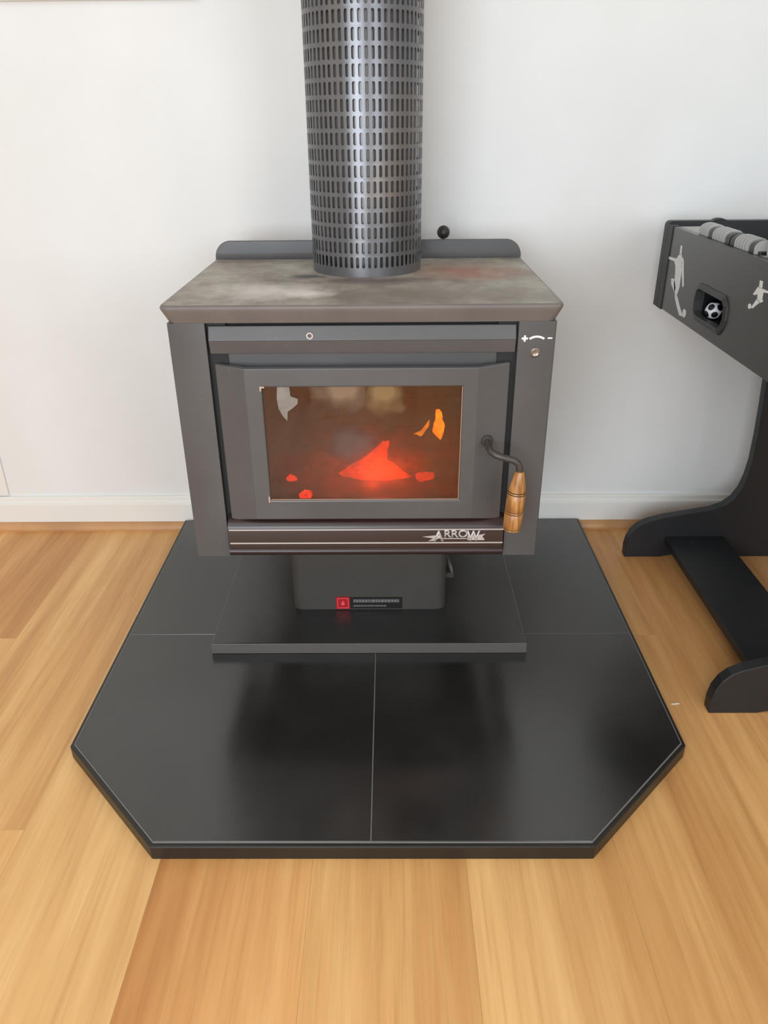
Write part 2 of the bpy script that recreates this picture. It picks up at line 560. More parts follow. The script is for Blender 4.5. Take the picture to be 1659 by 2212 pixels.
for e in edges[:-1]:
    key = min(joints, key=lambda k: abs(k - e))
    hit = abs(key - e) < 0.01
    j = joints[key] if hit else -random.uniform(0.2, PLEN)
    x0 = max(e, RX0); x1 = min(e + 0.2424, RX1)
    if x1 - x0 < 0.02:
        continue
    y = j
    while y < -0.001:
        y += PLEN
    spans = []
    while y > RY0:
        spans.append((max(y - PLEN, RY0), min(y, RY1)))
        y -= PLEN
    for n, (ya, yb) in enumerate(spans):
        if yb - ya < 0.02:
            continue
        g = 0.00012
        o = obj('floor_plank', bxm(x0 + g, x1 - g, ya + g, yb - g, -0.012, 0.0), M_FLOOR, floor)
        t = tones[key] if hit else (random.uniform(0.93, 1.03), random.uniform(0.86, 1.0), random.uniform(0.80, 0.95), random.random())
        if hit and key in second and yb < joints[key] + 0.01:
            t = second[key]
        o.color = t

struct(obj('wall_back', bxm(RX0 - 0.1, RX1 + 0.1, 0.0, 0.1, -0.05, RZ + 0.05), M_WALL), 'plain white painted wall behind the wood stove')
struct(obj('wall_left', bxm(RX0 - 0.1, RX0, RY0, RY1, -0.05, RZ + 0.05), M_WALL), 'white side wall outside the left of the frame')
struct(obj('wall_right', bxm(RX1, RX1 + 0.1, RY0, RY1, -0.05, RZ + 0.05), M_WALL), 'white side wall outside the right of the frame')
struct(obj('ceiling', bxm(RX0, RX1, RY0, RY1, RZ, RZ + 0.05), M_CEIL), 'flat white ceiling above the room')
bm = BM()
WX0, WX1 = -1.34, 0.02
VX0, VX1 = 0.87, 2.03  # opening for the added fill window
box(bm, RX0 - 0.1, WX0, RY0 - 0.1, RY0, -0.05, RZ + 0.05)
box(bm, WX1, VX0, RY0 - 0.1, RY0, -0.05, RZ + 0.05)
box(bm, VX1, RX1 + 0.1, RY0 - 0.1, RY0, -0.05, RZ + 0.05)
for xa, xb, za, zb in ((WX0, WX1, 0.52, 1.78), (VX0, VX1, 0.77, 2.03)):
    box(bm, xa, xb, RY0 - 0.1, RY0, zb, RZ + 0.05)
    box(bm, xa, xb, RY0 - 0.1, RY0, -0.05, za)
struct(obj('wall_front', bm, M_WALL), 'white wall behind the camera with a window opening and an added fill opening')
for nm, xa, xb, za, zb, lb in (('window_1', WX0, WX1, 0.52, 1.78, 'wide white framed window behind the camera on the left'),
                           ('added_window_2', VX0, VX1, 0.77, 2.03, 'added white framed window behind the camera for fill from the right')):
    bm = BM()
    for x in (xa, (xa + xb) / 2 - 0.03, xb - 0.06):
        box(bm, x, x + 0.06, RY0 - 0.08, RY0 - 0.02, za, zb)
    box(bm, xa + 0.06, xb - 0.06, RY0 - 0.08, RY0 - 0.02, za, za + 0.05)
    box(bm, xa + 0.06, xb - 0.06, RY0 - 0.08, RY0 - 0.02, zb - 0.06, zb)
    struct(obj(nm, bm, M_TRIM), lb, 'window')

bm = BM()  # frame of the added skylight, there for the overhead fill
for a in ((-1.46, -1.40, -2.86, -1.84), (-0.50, -0.44, -2.86, -1.84), (-1.40, -0.50, -2.86, -2.80), (-1.40, -0.50, -1.90, -1.84)):
    box(bm, a[0], a[1], a[2], a[3], RZ - 0.03, RZ - 0.0005)
struct(obj('added_window_3', bm, M_TRIM), 'added white skylight frame in the ceiling around the overhead fill', 'skylight')

# skirting and timber beading along the back wall
sk = [(0.0, 0.021), (-0.0165, 0.021), (-0.0165, 0.074), (-0.0155, 0.079), (-0.0120, 0.0815), (-0.0105, 0.084), (-0.0095, 0.094), (-0.007, 0.0965), (0.0, 0.0965)]
struct(obj('baseboard_back', prism(BM(), sk, 'yz', RX0, RX1), M_TRIM), 'white moulded skirting board along the back wall', 'skirting')
qd = [(0.0, 0.0), (-0.036, 0.0), (-0.036, 0.006), (-0.032, 0.014), (-0.026, 0.019), (-0.0165, 0.021), (0.0, 0.021)]
struct(obj('trim_1', prism(BM(), qd, 'yz', RX0, -0.5425), M_QUAD), 'timber beading at foot of skirting left of the hearth', 'beading')
struct(obj('trim_2', prism(BM(), qd, 'yz', 0.5845, RX1), M_QUAD), 'timber beading at foot of skirting right of the hearth', 'beading')
struct(obj('trim_3', bxm(-1.75, -0.36, -0.016, 0.0, 1.2765, 1.36), M_TRIM, bevel=0.002), 'white horizontal trim strip at top left of wall', 'trim')
tag(obj('wall_panel', bxm(-1.46, -1.0385, -0.006, 0.0, 0.1, 0.62), M_TRIM, bevel=0.0015),
    'flat white panel on wall just above skirting at the left edge', 'wall panel')

# ------------------------------------------------------------------ hearth
HL, HR, HB, HC, HF, FL, FR, HT = -0.5405, 0.5821, -0.0245, -0.913, -1.1313, -0.3334, 0.3659, 0.0311
def hearth_poly(d):
    s = math.sqrt(2) - 1
    # front corners are cut; inset by d on every side
    def off(a, b):
        ax, ay = a; bx_, by = b
        dx, dy = bx_ - ax, by - ay
        l = math.hypot(dx, dy)
        nx, ny = -dy / l, dx / l
        return (ax + nx * d, ay + ny * d), (bx_ + nx * d, by + ny * d)
    P = [(HL, HB), (HL, HC), (FL, HF), (FR, HF), (HR, HC), (HR, HB)]   # counter-clockwise
    E = [off(P[i], P[(i + 1) % 6]) for i in range(6)]
    out = []
    for i in range(6):
        (x1, y1), (x2, y2) = E[i - 1]
        (x3, y3), (x4, y4) = E[i]
        den = (x1 - x2) * (y3 - y4) - (y1 - y2) * (x3 - x4)
        px = ((x1 * y2 - y1 * x2) * (x3 - x4) - (x1 - x2) * (x3 * y4 - y3 * x4)) / den
        py = ((x1 * y2 - y1 * x2) * (y3 - y4) - (y1 - y2) * (x3 * y4 - y3 * x4)) / den
        out.append((px, py))
    return out

hearth = empty('hearth_pad', (0.02, -0.58, 0.0), 'low black hearth pad with clipped front corners under the stove', 'hearth')
obj('hearth_base', prism(BM(), hearth_poly(0.0), 'xy', 0.0, 0.0285), M_HEARTH, hearth, bevel=0.002)
obj('grout_bed', prism(BM(), hearth_poly(0.007), 'xy', 0.0285, 0.0302), M_GROUT, hearth)
tp = hearth_poly(0.0085)
JX, JY, G = 0.0143, -0.575, 0.0009
tiles = [
    [(tp[0][0], tp[0][1]), (tp[0][0], JY + G * 0.12), (JX - G, JY + G * 0.12), (JX - G, tp[0][1])],
    [(JX + G, tp[0][1]), (JX + G, JY + G * 0.12), (tp[5][0], JY + G * 0.12), (tp[5][0], tp[5][1])],
    [(tp[0][0], JY - G * 0.2), tp[1], tp[2], (JX - G, tp[2][1]), (JX - G, JY - G * 0.2)],
    [(JX + G, JY - G * 0.2), (JX + G, tp[3][1]), tp[3], tp[4], (tp[5][0], JY - G * 0.2)],
]
for t in tiles:
    obj('tile', prism(BM(), t, 'xy', 0.0290, HT), M_TILE, hearth, bevel=0.0007, seg=1)

# ------------------------------------------------------------------ wood stove
stove = empty('wood_stove', (0.0, -0.42, HT), 'grey steel wood heater on pedestal with a fire burning behind glass', 'wood heater')
# base plate with folded lip
bp = obj('base_plate', bxm(-0.335, 0.335, -0.6425, -0.13, HT + 0.0004, 0.0566), M_BASE, stove, bevel=0.0025)
obj('base_lip', bxm(-0.335, 0.335, -0.6446, -0.6427, HT + 0.0004, 0.0564), M_LIP, bp, bevel=0.0006, seg=1)
# pedestal
ped = obj('pedestal', prism(BM(), rrect(-0.173, 0.171, -0.5165, -0.20, 0.022), 'xy', 0.0568, 0.296), M_PED, stove, smooth=True)
tag(obj('warning_label', bxm(-0.0450, 0.0732, -0.5180, -0.5163, 0.0600, 0.0895), M_LBLK, ped), 'narrow black label strip with grey print')
tag(obj('red_symbol_plate', bxm(-0.0762, -0.0452, -0.5184, -0.5163, 0.0590, 0.0905), M_RED, ped), 'small square red label')
fr = BM()
for a in ((-0.0735, -0.0479, 0.0865, 0.0880), (-0.0735, -0.0479, 0.0615, 0.0630), (-0.0735, -0.0720, 0.0630, 0.0865), (-0.0494, -0.0479, 0.0630, 0.0865),
          (-0.0645, -0.0569, 0.069, 0.077), (-0.0622, -0.0592, 0.077, 0.0805)):
    box(fr, a[0], a[1], -0.5188, -0.5183, a[2], a[3])
obj('symbol_print', fr, M_REDP, ped)
lp = BM()
random.seed(3)
x = -0.037
while x < 0.066:
    w = random.uniform(0.003, 0.008)
    box(lp, x, x + w, -0.5184, -0.5179, 0.0765, 0.0845)
    x += w + 0.0012
x = -0.037
while x < 0.035:
    w = random.uniform(0.002, 0.006)
    box(lp, x, x + w, -0.5184, -0.5179, 0.0655, 0.0690)
    x += w + 0.001
obj('label_print', lp, M_LGREY, ped)
# small air lever at right of the pedestal
lv = BM()
tube(lv, [(0.171, -0.455, 0.175), (0.176, -0.468, 0.160), (0.183, -0.478, 0.143), (0.186, -0.482, 0.132)], [0.004, 0.004, 0.005, 0.004], 10)
box(lv, 0.1705, 0.190, -0.480, -0.450, 0.118, 0.130)
obj('air_lever', lv, M_ROD, stove, smooth=True)

# firebox body: shell with open front
bd = BM()
box(bd, -0.320, -0.232, -0.660, -0.645, 0.297, 0.741)
box(bd, 0.232, 0.320, -0.660, -0.645, 0.297, 0.741)
box(bd, -0.262, -0.232, -0.650, -0.205, 0.297, 0.741)
box(bd, 0.232, 0.262, -0.650, -0.205, 0.297, 0.741)
box(bd, -0.232, 0.232, -0.650, -0.205, 0.297, 0.330)
box(bd, -0.232, 0.232, -0.650, -0.205, 0.665, 0.741)
box(bd, -0.232, 0.232, -0.235, -0.205, 0.330, 0.665)
obj('firebox_body', bd, M_BODY, stove)
# firebrick lining (each brick a part)
for i in range(3):
    xa = -0.230 + i * 0.1535
    obj('firebrick', bxm(xa + 0.0015, xa + 0.152, -0.2345, -0.262, 0.331, 0.470), M_BRICK, stove, bevel=0.003)
    obj('firebrick', bxm(xa + 0.0015, xa + 0.152, -0.2345, -0.262, 0.473, 0.612), M_BRICK, stove, bevel=0.003)
for s in (-1, 1):
    for i in range(2):
        ya = -0.63 + i * 0.183
        a, b_ = sorted((s * 0.2315, s * 0.206))
        obj('firebrick', bxm(a, b_, ya + 0.001, ya + 0.181, 0.331, 0.560), M_BRICK, stove, bevel=0.003)
obj('baffle_plate', bxm(-0.205, 0.205, -0.56, -0.265, 0.618, 0.626), M_BODY, stove)

# side panels folded round to the front posts
for s in (-1, 1):
    pl = [(0.2650, -0.672), (0.3255, -0.672), (0.3276, -0.6711), (0.3285, -0.669), (0.3285, -0.200), (0.3225, -0.200), (0.3225, -0.666), (0.2650, -0.666)]
    pl = [(s * a, b_) for a, b_ in pl]
    if s < 0: pl = pl[::-1]
    sp = obj('side_panel', prism(BM(), pl, 'xy', 0.289, 0.7415), M_STOVE, stove, smooth=True, angle=60)
    if s > 0:
        # air control marks and screw on the right post
        pm = BM()
        prism(pm, [(0.2743, 0.7073), (0.2777, 0.7073), (0.2777, 0.7109), (0.2813, 0.7109), (0.2813, 0.7143), (0.2777, 0.7143), (0.2777, 0.7179), (0.2743, 0.7179), (0.2743, 0.7143), (0.2707, 0.7143), (0.2707, 0.7109), (0.2743, 0.7109)], 'xz', -0.6719, -0.6726)
        box(pm, 0.3145, 0.3225, -0.6725, -0.6719, 0.7118, 0.7142)
        arc = []
        for k in range(11):
            a = math.radians(125 - 70 * k / 10)
            arc.append((0.2965 + 0.0235 * math.cos(a), 0.6935 + 0.0240 * math.sin(a)))
        for k in range(10, -1, -1):
            a = math.radians(125 - 70 * k / 10)
            arc.append((0.2965 + 0.0195 * math.cos(a), 0.6935 + 0.0205 * math.sin(a)))
        prism(pm, arc, 'xz', -0.6719, -0.6725)
        tag(obj('air_control_marks', pm, M_WHITEPRINT, sp), 'white plus, arc and minus marks')
        sc = BM()
        lathe(sc, [(0.0085, 0.0), (0.0085, -0.002), (0.006, -0.0035), (0.0055, -0.0025), (0.002, -0.0015)], (0.2955, -0.6718, 0.6882), 'y', 20)
        tag(obj('control_screw', sc, M_SCREW, sp, smooth=True), 'small steel screw head')

# top plate with tapered lip, rounded front corners
rings = []
for z, d in ((0.7415, 0.0105), (0.7435, 0.0095), (0.7600, 0.0025), (0.7650, 0.0004), (0.7685, 0.0), (0.7710, 0.0014), (0.7724, 0.0050)):
    pts = rrect(-0.3372 + d, 0.3372 - d, -0.6818 + d, -0.188, 0.016, 5, (1, 1, 0, 0))
    rings.append([(a, b_, z) for a, b_ in pts])
bm = loft(BM(), rings)
tpl = obj('top_plate', bm, M_TOPEDGE, stove, smooth=True, angle=50)
# scorched upper skin of the top plate
pts = rrect(-0.3320, 0.3320, -0.6766, -0.2005, 0.014, 5, (1, 1, 0, 0))
obj('top_skin', prism(BM(), pts, 'xy', 0.7722, 0.7728), M_TOP, tpl)
# back upstand
up = [(-0.3372, 0.7726)] + [(-0.3372 + 0.034 - 0.034 * math.cos(math.radians(a)), 0.7740 + 0.036 * math.sin(math.radians(a))) for a in range(10, 91, 10)]
up = up + [(-x_, z_) for x_, z_ in up[::-1]]
up = [(x_, z_) for x_, z_ in up]
obj('back_upstand', prism(BM(), up, 'xz', -0.1990, -0.1900), M_STOVE, stove, smooth=True, bevel=0.0015)
cove = [(-0.1985, 0.7727), (-0.2120, 0.7727), (-0.2065, 0.7745), (-0.2015, 0.7790), (-0.1988, 0.7850)]
obj('upstand_cove', prism(BM(), cove, 'yz', -0.335, 0.335), M_STOVE, stove, smooth=True)
# black ball knob on its rod behind the upstand
kb = BM()
tube(kb, [(0.1675, -0.1820, 0.70), (0.1675, -0.1750, 0.76), (0.1675, -0.1660, 0.815)], 0.0035, 10)
kr = obj('damper_rod', kb, M_ROD, stove, smooth=True)
obj('ball_knob', sphere(BM(), (0.1675, -0.1645, 0.8210), 0.0142), M_KNOB, kr, smooth=True)

# header panel above the door, folded
hd = [(-0.655, 0.735), (-0.6655, 0.735), (-0.6745, 0.7120), (-0.6735, 0.7110), (-0.6685, 0.6880), (-0.655, 0.6880)]
hdr = obj('header_panel', prism(BM(), hd, 'yz', -0.2605, 0.2615), M_STOVE, stove, bevel=0.001)
bg = BM()
lathe(bg, [(0.0060, 0.0), (0.0060, -0.0050), (0.0036, -0.0050), (0.0036, 0.0)], (-0.0880, -0.6690, 0.7195), 'y', 18)
tag(obj('worn_ring_mark', bg, M_CLIP, hdr), 'pale ring-shaped wear mark')
obj('door_head_strip', bxm(-0.258, 0.258, -0.658, -0.6502, 0.6600, 0.6865), M_STOVE, stove, bevel=0.001)

# door with angled cheeks and window opening
DX = [-0.2545, -0.2020, -0.1735, 0.1735, 0.1985, 0.2545]
DY = [-0.6740, -0.6915, -0.6915, -0.6915, -0.6915, -0.6740]
DZ = [0.3785, 0.4180, 0.6355, 0.6685]
dm = BM()
gv = [[dm.verts.new((x_, y_, z_ + (0.0035 if (k in (0, 5) and j == 3) else (-0.0095 if (k in (0, 5) and j == 0) else 0.0)))) for j, z_ in enumerate(DZ)] for k, (x_, y_) in enumerate(zip(DX, DY))]
for i in range(5):
    for j in range(3):
        if i == 2 and j == 1:
            continue
        dm.faces.new((gv[i][j], gv[i + 1][j], gv[i + 1][j + 1], gv[i][j + 1]))
dm.normal_update()
if dm.faces[:][0].normal.y > 0:
    bmesh.ops.reverse_faces(dm, faces=dm.faces[:])
door = obj('door', dm, M_STOVE, stove)
md = door.modifiers.new('solid', 'SOLIDIFY'); md.thickness = 0.012; md.offset = -1.0; md.use_even_offset = True
md = door.modifiers.new('bev', 'BEVEL'); md.width = 0.0022; md.segments = 2; md.angle_limit = math.radians(40)
obj('glass_pane', bxm(-0.1760, 0.1760, -0.6870, -0.6835, 0.4155, 0.6380), M_GLASS, door)
ws = BM()
box(ws, -0.1732, 0.1732, -0.6900, -0.6872, 0.4182, 0.4198)
box(ws, 0.1718, 0.1733, -0.6900, -0.6872, 0.4200, 0.6350)
tag(obj('window_seal', ws, M_BRASS, door), 'thin bright worn edge of the window')
cl = BM()
box(cl, -0.1770, -0.1690, -0.6935, -0.6915, 0.6345, 0.6372)
box(cl, -0.1770, -0.1745, -0.6935, -0.6915, 0.6290, 0.6345)
tag(obj('corner_clip', cl, M_CLIP, door), 'small bright clip at window corner')
cl = BM()
box(cl, -0.1775, -0.1745, -0.6932, -0.6915, 0.4150, 0.4270)
tag(obj('corner_clip', cl, M_CLIP, door), 'small bright clip at window corner')
# reflections of the room in the glass, painted as thin film patches
def stain(poly, material, label):  # adds one painted reflection patch
    tag(obj('ash_deposit', prism(BM(), poly, 'xz', -0.6874, -0.6870), material, door), label)  # painted reflection, not ash
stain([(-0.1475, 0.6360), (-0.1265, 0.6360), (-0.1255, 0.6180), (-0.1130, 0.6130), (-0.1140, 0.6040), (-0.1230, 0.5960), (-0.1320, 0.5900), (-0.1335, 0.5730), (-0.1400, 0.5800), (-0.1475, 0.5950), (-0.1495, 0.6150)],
      M_REFLFILM, 'pale reflection painted on glass')
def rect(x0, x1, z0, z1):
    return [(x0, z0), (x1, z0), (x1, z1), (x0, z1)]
stain(rect(-0.095, 0.0045, 0.575, 0.6365), M_TANFILM, 'soft tan reflection painted on glass')
stain(rect(0.0050, 0.090, 0.560, 0.6365), M_TANFILM2, 'soft ochre reflection painted on glass')
stain(rect(-0.085, 0.035, 0.475, 0.572), M_HAZEFILM, 'soft grey haze painted on glass')
# handle: bent rod and turned timber grip
rod = [(0.2200, -0.6780, 0.5330), (0.2200, -0.7080, 0.5330), (0.2205, -0.7200, 0.5310), (0.2240, -0.7290, 0.5280), (0.2310, -0.7340, 0.5250), (0.2410, -0.7360, 0.5220),
       (0.2520, -0.7370, 0.5190), (0.2620, -0.7370, 0.5160), (0.2690, -0.7370, 0.5110), (0.2725, -0.7370, 0.5040), (0.2730, -0.7370, 0.4930)]
obj('handle_rod', tube(BM(), rod, 0.0062, 14), M_ROD, door, smooth=True)
obj('handle_boss', lathe(BM(), [(0.0105, 0.0), (0.0105, -0.010), (0.0085, -0.0125)], (0.2200, -0.6800, 0.5330), 'y', 20), M_ROD, door, smooth=True)
A = Vector((0.2735, -0.7370, 0.4955)); B = Vector((0.2668, -0.7370, 0.3800))
ax = (B - A).normalized()
e1 = ax.orthogonal().normalized(); e2 = ax.cross(e1)
ln_ = (B - A).length
prof = [(0.0, 0.0070), (0.02, 0.0085), (0.12, 0.0112), (0.22, 0.0138), (0.30, 0.0152), (0.318, 0.0155), (0.326, 0.0145), (0.334, 0.0157), (0.352, 0.0160), (0.362, 0.0149), (0.372, 0.0162),
        (0.50, 0.0166), (0.645, 0.0166), (0.655, 0.0154), (0.665, 0.0166), (0.682, 0.0166), (0.692, 0.0154), (0.702, 0.0166), (0.85, 0.0164), (0.950, 0.0158), (0.958, 0.0148), (0.966, 0.0155), (0.99, 0.0150), (1.0, 0.0135)]
def ringat(t, r):
    c = A + ax * ln_ * t
    return [c + r * (math.cos(k * math.pi / 14) * e1 + math.sin(k * math.pi / 14) * e2) for k in range(28)]
obj('handle_grip', loft(BM(), [ringat(t, r) for t, r in prof]), M_GRIP, door, smooth=True, angle=50)
for t in (0.326, 0.362, 0.655, 0.692, 0.958):
    rr = 0.0160 if t < 0.9 else 0.0153
    obj('burnt_ring', loft(BM(), [ringat(t - 0.006, rr), ringat(t + 0.006, rr)]), M_BURN, door, smooth=True)

# sill and badge strip under the door
sl = [(-0.651, 0.3770), (-0.6660, 0.3765), (-0.6790, 0.3720), (-0.6870, 0.3650), (-0.6905, 0.3570), (-0.6905, 0.3170), (-0.6950, 0.3145), (-0.6965, 0.3105), (-0.6950, 0.3050), (-0.6900, 0.3015), (-0.651, 0.3010)]
sill = obj('sill', prism(BM(), sl, 'yz', -0.2600, 0.2600), M_SILL, stove, smooth=True, angle=60)
for z_ in (0.3560, 0.3275):
    obj('silver_stripe', bxm(-0.2580, 0.2600, -0.6915, -0.6904, z_ - 0.0013, z_ + 0.0013), M_SILVER, sill)
# badge: the word ARROW laid over an arrow
bd = BM()
prism(bd, [(0.1080, 0.3405), (0.1400, 0.3440), (0.1400, 0.3380), (0.1320, 0.3320), (0.1190, 0.3310), (0.1290, 0.3370)], 'xz', -0.6904, -0.6914)
prism(bd, [(0.1930, 0.3330), (0.1930, 0.3430), (0.2120, 0.3435), (0.2265, 0.3465), (0.2210, 0.3410), (0.2260, 0.3330)], 'xz', -0.6904, -0.6914)
box(bd, 0.1440, 0.1950, -0.6914, -0.6904, 0.3355, 0.3372)
obj('badge_arrow', bd, M_SILVER, sill)

def text_mesh(name, txt, width, height, origin, material, parent, shear=0.0, depth=0.0008):
    cu = bpy.data.curves.new(name, 'FONT')
    cu.body = txt
    cu.shear = shear
    cu.extrude = 0.0
    cu.offset = 0.022
    tmp = bpy.data.objects.new(name + '_tmp', cu)
    COL.objects.link(tmp)
    dg = bpy.context.evaluated_depsgraph_get()
    me = bpy.data.meshes.new_from_object(tmp.evaluated_get(dg))
    bpy.data.objects.remove(tmp)
    xs = [v.co.x for v in me.vertices]; ys = [v.co.y for v in me.vertices]
    x0, x1, y0, y1 = min(xs), max(xs), min(ys), max(ys)
    bm = bmesh.new(); bm.from_mesh(me)
    bpy.data.meshes.remove(me)
    for v in bm.verts:
        v.co = Vector((origin[0] + (v.co.x - x0) / (x1 - x0) * width, origin[1], origin[2] + (v.co.y - y0) / (y1 - y0) * height))
    r = bmesh.ops.extrude_face_region(bm, geom=bm.faces[:])
    for v in [g for g in r['geom'] if isinstance(g, bmesh.types.BMVert)]:
        v.co.y -= depth
    bmesh.ops.recalc_face_normals(bm, faces=bm.faces[:])
    return obj(name, bm, material, parent)

text_mesh('badge_letters', 'A', 0.0200, 0.0235, (0.1285, -0.6905, 0.3300), M_SILVER, sill, 0.0, 0.0014)
text_mesh('badge_letters', 'RRO', 0.0440, 0.0165, (0.1490, -0.6905, 0.3385), M_SILVER, sill, 0.0, 0.0014)
text_mesh('badge_letters', 'W', 0.0250, 0.0235, (0.1915, -0.6905, 0.3300), M_SILVER, sill, 0.0, 0.0014)

# ------------------------------------------------------------------ the fire inside
def lumpy(bm, amp, freq, seed):
    random.seed(seed)
    ph = [random.uniform(0, 6.28) for _ in range(6)]
    for v in bm.verts:
        p = v.co
        k = amp * (math.sin(p.x * freq + ph[0]) + math.sin(p.y * freq * 1.3 + ph[1]) + math.sin(p.z * freq * 1.1 + ph[2]) + 0.5 * math.sin((p.x + p.z) * freq * 2.3 + ph[3]))
        v.co = p + Vector((k * 0.6, k * 0.6, k))
    return bm

ab = BM()
nx, ny = 30, 20
V = []
for i in range(nx + 1):
    row = []
    for j in range(ny + 1):
        x_ = -0.203 + 0.406 * i / nx; y_ = -0.635 + 0.370 * j / ny
        z_ = 0.352 + 0.020 * (j / ny) + 0.004 * math.sin(x_ * 60 + 1.3 * math.sin(y_ * 45)) + 0.004 * math.sin(y_ * 70 + x_ * 33)
        row.append(ab.verts.new((x_, y_, z_)))
    V.append(row)
for i in range(nx):
    for j in range(ny):
        ab.faces.new((V[i][j], V[i + 1][j], V[i + 1][j + 1], V[i][j + 1]))
bmesh.ops.solidify(ab, geom=ab.faces[:], thickness=0.012)
tag(obj('ash_bed', ab, M_ASH, smooth=True), 'brown ash bed on the floor of the stove firebox', 'ash', kind='stuff')

def chunk(name, poly, y0, y1, material, label, cat, group=None, amp=0.0012, seed=1, jag=0.0011):
    """an irregular lump: outline in xz, rounded in depth"""
    random.seed(seed * 11)
    fine = []
    for (a, b_), (c_, d_) in zip(poly, poly[1:] + poly[:1]):
        for k in range(5):
            t = k / 5
            j_ = jag * (1 if k else 0.3)
            fine.append((a + (c_ - a) * t + random.uniform(-j_, j_), b_ + (d_ - b_) * t + random.uniform(-j_, j_)))
    poly = fine
    cxm = sum(p[0] for p in poly) / len(poly); czm = sum(p[1] for p in poly) / len(poly)
    rings = []
    for t, s in ((0.0, 0.35), (0.18, 0.78), (0.5, 1.0), (0.82, 0.8), (1.0, 0.35)):
        rings.append([(cxm + (a - cxm) * s, y0 + (y1 - y0) * t, czm + (b_ - czm) * s) for a, b_ in poly])
    o = obj(name, lumpy(loft(BM(), rings), amp, 140, seed), material, smooth=True, angle=60)
    return tag(o, label, cat, group)

chunk('glowing_log', [(-0.060, 0.3880), (-0.040, 0.4010), (-0.012, 0.4190), (0.012, 0.4380), (0.030, 0.4560), (0.046, 0.4600), (0.043, 0.4380), (0.040, 0.4140), (0.058, 0.4040), (0.075, 0.3930), (0.092, 0.3770), (0.060, 0.3700), (0.0, 0.3690), (-0.045, 0.3760)],
      -0.525, -0.475, M_EMBER, 'large red-hot glowing log lump in the middle of the fire', 'log', seed=2)
chunk('ember', [(0.100, 0.3870), (0.118, 0.3900), (0.140, 0.3850), (0.139, 0.3790), (0.115, 0.3760), (0.102, 0.3780)],
      -0.520, -0.490, M_EMBER, 'flat red ember lying right of the glowing log', 'ember', 'embers in the firebox', seed=3)
chunk('ember', [(-0.170, 0.3800), (-0.160, 0.3900), (-0.150, 0.3850), (-0.146, 0.3760), (-0.156, 0.3710), (-0.167, 0.3730)],
      -0.515, -0.490, M_EMBER, 'small red ember left of the glowing log', 'ember', 'embers in the firebox', seed=4)
chunk('ember', [(-0.140, 0.3600), (-0.130, 0.3690), (-0.116, 0.3660), (-0.110, 0.3580), (-0.125, 0.3540)],
      -0.560, -0.530, M_EMBER, 'small red ember low at front left of window', 'ember', 'embers in the firebox', seed=5)
lg = BM()
tube(lg, [(0.165, -0.350, 0.412), (0.130, -0.370, 0.415), (0.085, -0.395, 0.415), (0.045, -0.415, 0.413), (0.030, -0.420, 0.412)], [0.030, 0.034, 0.036, 0.034, 0.028], 16)
tag(obj('charred_log', lumpy(lg, 0.0015, 120, 9), M_CHAR, smooth=True), 'charred dark log leaning right behind the embers', 'log')
lg = BM()
tube(lg, [(-0.165, -0.330, 0.410), (-0.12, -0.345, 0.412), (-0.06, -0.350, 0.412), (-0.03, -0.345, 0.410)], [0.030, 0.036, 0.036, 0.030], 16)
tag(obj('charred_log', lumpy(lg, 0.0015, 120, 12), M_CHAR, smooth=True), 'charred dark log lying at the back left of the firebox', 'log')

chunk('flame', [(0.1385, 0.5250), (0.1460, 0.5265), (0.1510, 0.5180), (0.1530, 0.5040), (0.1580, 0.4930), (0.1560, 0.4780), (0.1525, 0.4640), (0.1500, 0.4610), (0.1400, 0.4700), (0.1330, 0.4790), (0.1345, 0.4900), (0.1385, 0.5060)],
      -0.506, -0.494, M_FLAME, 'tall orange flame at right behind the stove glass', 'flame', 'flames in the firebox', 0.0004, 6, 0.0006)
chunk('flame', [(0.0950, 0.4740), (0.1090, 0.4790), (0.1270, 0.5050), (0.1265, 0.4930), (0.1150, 0.4740), (0.1100, 0.4690), (0.1040, 0.4720)],
      -0.506, -0.496, M_FLAME, 'small slanting orange flame left of the tall flame', 'flame', 'flames in the firebox', 0.0003, 7, 0.0005)

sm, nt, _b = new_mat('thin_brown_smoke')
nt.nodes.remove(_b)
vv = N(nt, 'ShaderNodeVolumeScatter')
vv.inputs['Color'].default_value = (0.75, 0.52, 0.36, 1)
vg = N(nt, 'ShaderNodeNewGeometry'); vx = N(nt, 'ShaderNodeSeparateXYZ'); L(nt, vg.outputs['Position'], vx.inputs[0])
vm = N(nt, 'ShaderNodeMapRange'); vm.inputs[1].default_value = 0.385; vm.inputs[2].default_value = 0.52; vm.inputs[3].default_value = 5.5; vm.inputs[4].default_value = 1.2
L(nt, vx.outputs[2], vm.inputs[0]); L(nt, vm.outputs[0], vv.inputs['Density'])
L(nt, vv.outputs[0], nt.nodes['Material Output'].inputs['Volume'])
smk = obj('smoke', bxm(-0.2035, 0.2035, -0.640, -0.2655, 0.3850, 0.6150), sm)
tag(smk, 'thin brown smoke hanging inside the stove firebox', 'smoke', kind='stuff')

# the light of the fire itself
def fire_light(name, loc, power, col, r):
    d = bpy.data.lights.new(name, 'POINT'); d.energy = power; d.color = col; d.shadow_soft_size = r
    o = bpy.data.objects.new(name, d); o.location = loc; COL.objects.link(o)
fire_light('ember_light', (0.02, -0.58, 0.415), 1.8, (1.0, 0.10, 0.04), 0.03)
fire_light('flame_light', (0.12, -0.54, 0.52), 0.07, (1.0, 0.48, 0.18), 0.03)

